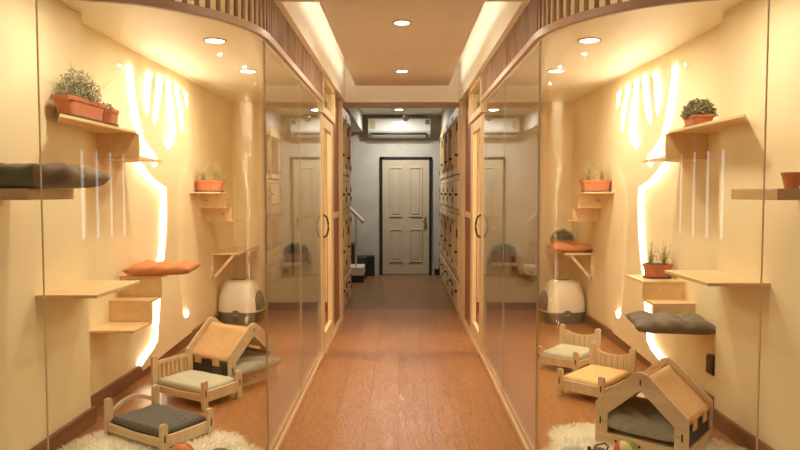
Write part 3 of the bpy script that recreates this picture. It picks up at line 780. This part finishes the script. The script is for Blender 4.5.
# ------------------------------------------------------------------ far room
d = sempty('door_3', 'cream four-panel door in a black frame on the far wall', 'door')
dx0, dx1 = -.335, .465
b = MB(); b.box(dx0-.045, dx0, YB-.04, YB, 0, 2.03); b.box(dx1, dx1+.045, YB-.04, YB, 0, 2.03); b.box(dx0-.045, dx1+.045, YB-.04, YB, 1.985, 2.03)
b.build('door_frame', M['blackpaint'], d)
lf = MB().box(dx0, dx1, YB-.03, YB-.002, .01, 1.985).build('door_leaf', M['doorpaint'], d)
for (u0, u1) in ((.115, .345), (.455, .685)):
    for (z0, z1) in ((.22, .80), (1.0, 1.86)):
        x0, x1 = dx0+u0, dx0+u1
        b = MB(); b.ring([(x0, z0), (x1, z0), (x1, z1), (x0, z1)], [(x0+.03, z0+.03), (x1-.03, z0+.03), (x1-.03, z1-.03), (x0+.03, z1-.03)], lambda p: (p[0], YB-.03, p[1]), lambda p: (p[0], YB-.046, p[1]))
        b.box(x0+.05, x1-.05, YB-.042, YB-.03, z0+.05, z1-.05); b.build('door_panel', M['doorpaint'], lf, bevel=.006)
hd = MB(); hd.box(dx1-.085, dx1-.045, YB-.038, YB-.03, .82, 1.0)
hd.tube([(dx1-.065, YB-.035, .93), (dx1-.065, YB-.085, .93), (dx1-.08, YB-.09, .925), (dx1-.12, YB-.09, .92)], .012)
hd.build('door_handle', M['brass'], lf)
# air conditioner
t = thing('air_conditioner', 'white wall-mounted air conditioner above the far door', 'air conditioner', (-.045, YB, 2.36))
ax = .525
pts = [(0, 0), (-.13, 0), (-.20, .045), (-.235, .10), (-.24, .26), (-.225, .30), (-.19, .315), (0, .315)]
MB().prism(pts, lambda p: (-ax, p[0], p[1]), lambda p: (ax, p[0], p[1])).build('housing', M['white'], t, bevel=.006)
MB().prism([(-.135, -.004), (-.20, .035), (-.207, .043), (-.143, .004)], lambda p: (-ax+.07, p[0], p[1]), lambda p: (ax-.05, p[0], p[1])).build('air_outlet', M['black'], t)
MB().prism([(-.15, -.012), (-.215, .03), (-.22, .026), (-.155, -.018)], lambda p: (-ax+.07, p[0], p[1]), lambda p: (ax-.08, p[0], p[1])).build('air_flap', M['white'], t)
MB().box(-ax+.03, -ax+.12, -.2425, -.240, .13, .26).build('energy_label', M['sticker'], t)
MB().box(ax-.09, ax-.02, -.2425, -.240, .20, .28).build('display', M['lgrey'], t)
MB().box(-ax+.03, ax-.07, -.238, -.212, .048, .066).build('outlet_slot', M['black'], t)
# ceiling camera
t = thing('ceiling_camera', 'small black ball security camera hanging before the air conditioner', 'camera', (.05, 10.35, 2.735))
MB().lathe([(.04, 0), (.04, -.02), (.018, -.03), (.012, -.14)], seg=20).build('mount', M['white'], t, smooth=False)
MB().ell((.01, 0, -.17), .045, .045, .045).build('camera_ball', M['black'], t, smooth=True)
MB().lathe([(.012, 0), (.012, .006)], (0, 0, 0), 16).build('camera_lens', M['lgrey'], t)
t.children[-1].rotation_euler = (R(90), 0, 0); t.children[-1].location = (.01, -.045, -.17)
# stairs
t = thing('staircase', 'short black and white stair by the far wall, beside the cream door', 'stairs', (-1.19, 10.985, 0))
MB().box(-.7, .58, -.5, .0, 0, .115).build('base_riser', M['blackpaint'], t)
MB().box(-.7, .58, -.52, .0, .115, .24).build('lower_tread', M['handrail'], t)
b = MB(); b.box(-.7, .60, 0, .5, 0, .34); b.box(.60, .72, .3, .5, 0, .34); b.box(-.7, .40, .0, .5, .34, .56)
b.build('upper_steps', M['blackpaint'], t)
t = thing('handrail', 'white metal handrail rising along the black and white stair', 'handrail', (-.78, 10.55, .24))
b = MB(); b.tube([(-.45, 0, 1.24), (-.05, 0, .93), (.13, 0, .76), (.17, 0, .70)], .028); b.build('rail', M['handrail'], t, smooth=True)
for x, h in ((-.07, .92), (.05, .82), (-.40, 1.2)): MB().box(x-.014, x+.014, -.014, .014, 0, h).build('post', M['handrail'], t)

# cage cabinets
def cage(s, y0, y1, label, lat):
    t = thing('cage_cabinet', label, 'cabinet', (s*lat, y0, 0), 0, 'pine cage cabinets along the far corridor')
    w = y1 - y0; D = .5 if y0 > 8.11 else .76 - lat - .004
    def X(a): return s*a
    b = MB(); b.box(X(.02), X(D), 0, .015, .03, 2.43); b.box(X(.02), X(D), w-.015, w, .03, 2.43); b.box(X(D-.01), X(D), .015, w-.015, .03, 2.43)
    for z in (.03, .43, 1.19, 1.60, 2.41): b.box(X(.02), X(D-.01), .015, w-.015, z, z+.018)
    b.build('carcass', M['carcass'], t)
    b = MB(); b.box(X(0), X(.02), 0, .05, 0, 2.44); b.box(X(0), X(.02), w-.05, w, 0, 2.44)
    for z in (0, .40, 1.17, 1.57, 2.38): b.box(X(0), X(.02), .05, w-.05, z, z+.06)
    b.build('face_frame', M['pine'], t, bevel=.002)
    def door(z0, z1, solid, knob, nm='door'):
        b = MB(); a0, a1 = .06, w-.06; fr = .07
        if solid: b.box(X(-.018), X(0), a0, a1, z0, z1)
        else:
            b.box(X(-.018), X(0), a0, a0+fr, z0, z1); b.box(X(-.018), X(0), a1-fr, a1, z0, z1); b.box(X(-.018), X(0), a0+fr, a1-fr, z0, z0+fr); b.box(X(-.018), X(0), a0+fr, a1-fr, z1-fr, z1)
        dd = b.build(nm, M['pine'], t, bevel=.002)
        if not solid:
            g = MB(); n = 9
            for k in range(1, n): 
                y = a0+fr + (a1-a0-2*fr)*k/n; g.tube([(X(-.009), y, z0+fr), (X(-.009), y, z1-fr)], .003, 6)
            g.build('bar_grille', M['pine'], dd)
        for z in (z0+.07, z1-.13): MB().box(X(-.026), X(-.018), a1-.055, a1+.03, z, z+.06).build('hinge', M['blackpaint'], dd)
        k = MB().lathe([(.010, 0), (.010, .014), (.018, .02), (.018, .03), (.008, .034)], seg=16).build('knob', M['blackpaint'], dd)
        k.rotation_euler = (0, -s*PI/2, 0); k.location = (X(-.018), a0+.035, knob)
        if not solid:
            q = [(X(-.03), a0+.035+.03*math.sin(2*PI*i/16), z1-.20+.05*math.cos(2*PI*i/16)) for i in range(17)]
            MB().tube(q, .006, 6, caps=False).build('ring_pull', M['steel'], dd)
    door(1.64, 2.37, False, 1.85); door(1.24, 1.56, True, 1.40); door(.47, 1.16, False, .75); door(.07, .39, True, .30, 'drawer')
    return t
names = ['nearest the reddish post', 'second from the reddish post', 'third from the reddish post', 'beside the far wall']
for k in range(4):
    y0 = 7.48 + k*.93 + .0; cage(1, y0, y0+.925, 'pine cage cabinet with barred doors in the longer row, ' + ['next to the reddish post', 'second from the reddish post', 'third from the reddish post', 'last before the far wall'][k], .65)
for k in range(2):
    y0 = 7.48 + k*.75; cage(-1, y0, y0+.745, 'pine cage cabinet with barred doors in the shorter row, ' + ['next to the reddish post', 'standing before the stair'][k], .70)

# ------------------------------------------------------------------ world and light
wd = bpy.data.worlds.new('world'); sc.world = wd; wd.use_nodes = True
bg = wd.node_tree.nodes['Background']; bg.inputs[0].default_value = (.80, .88, 1, 1); bg.inputs[1].default_value = 5

sc.view_settings.view_transform = 'Standard'; sc.view_settings.look = 'None'; sc.view_settings.gamma = 1
sc.view_settings.exposure = .14; sc.view_settings.use_curve_mapping = False
cy = sc.cycles
cy.max_bounces = 10; cy.diffuse_bounces = 8; cy.glossy_bounces = 5; cy.transparent_max_bounces = 24; cy.sample_clamp_indirect = 6
cy.caustics_reflective = False; cy.caustics_refractive = False
cy.use_denoising = True
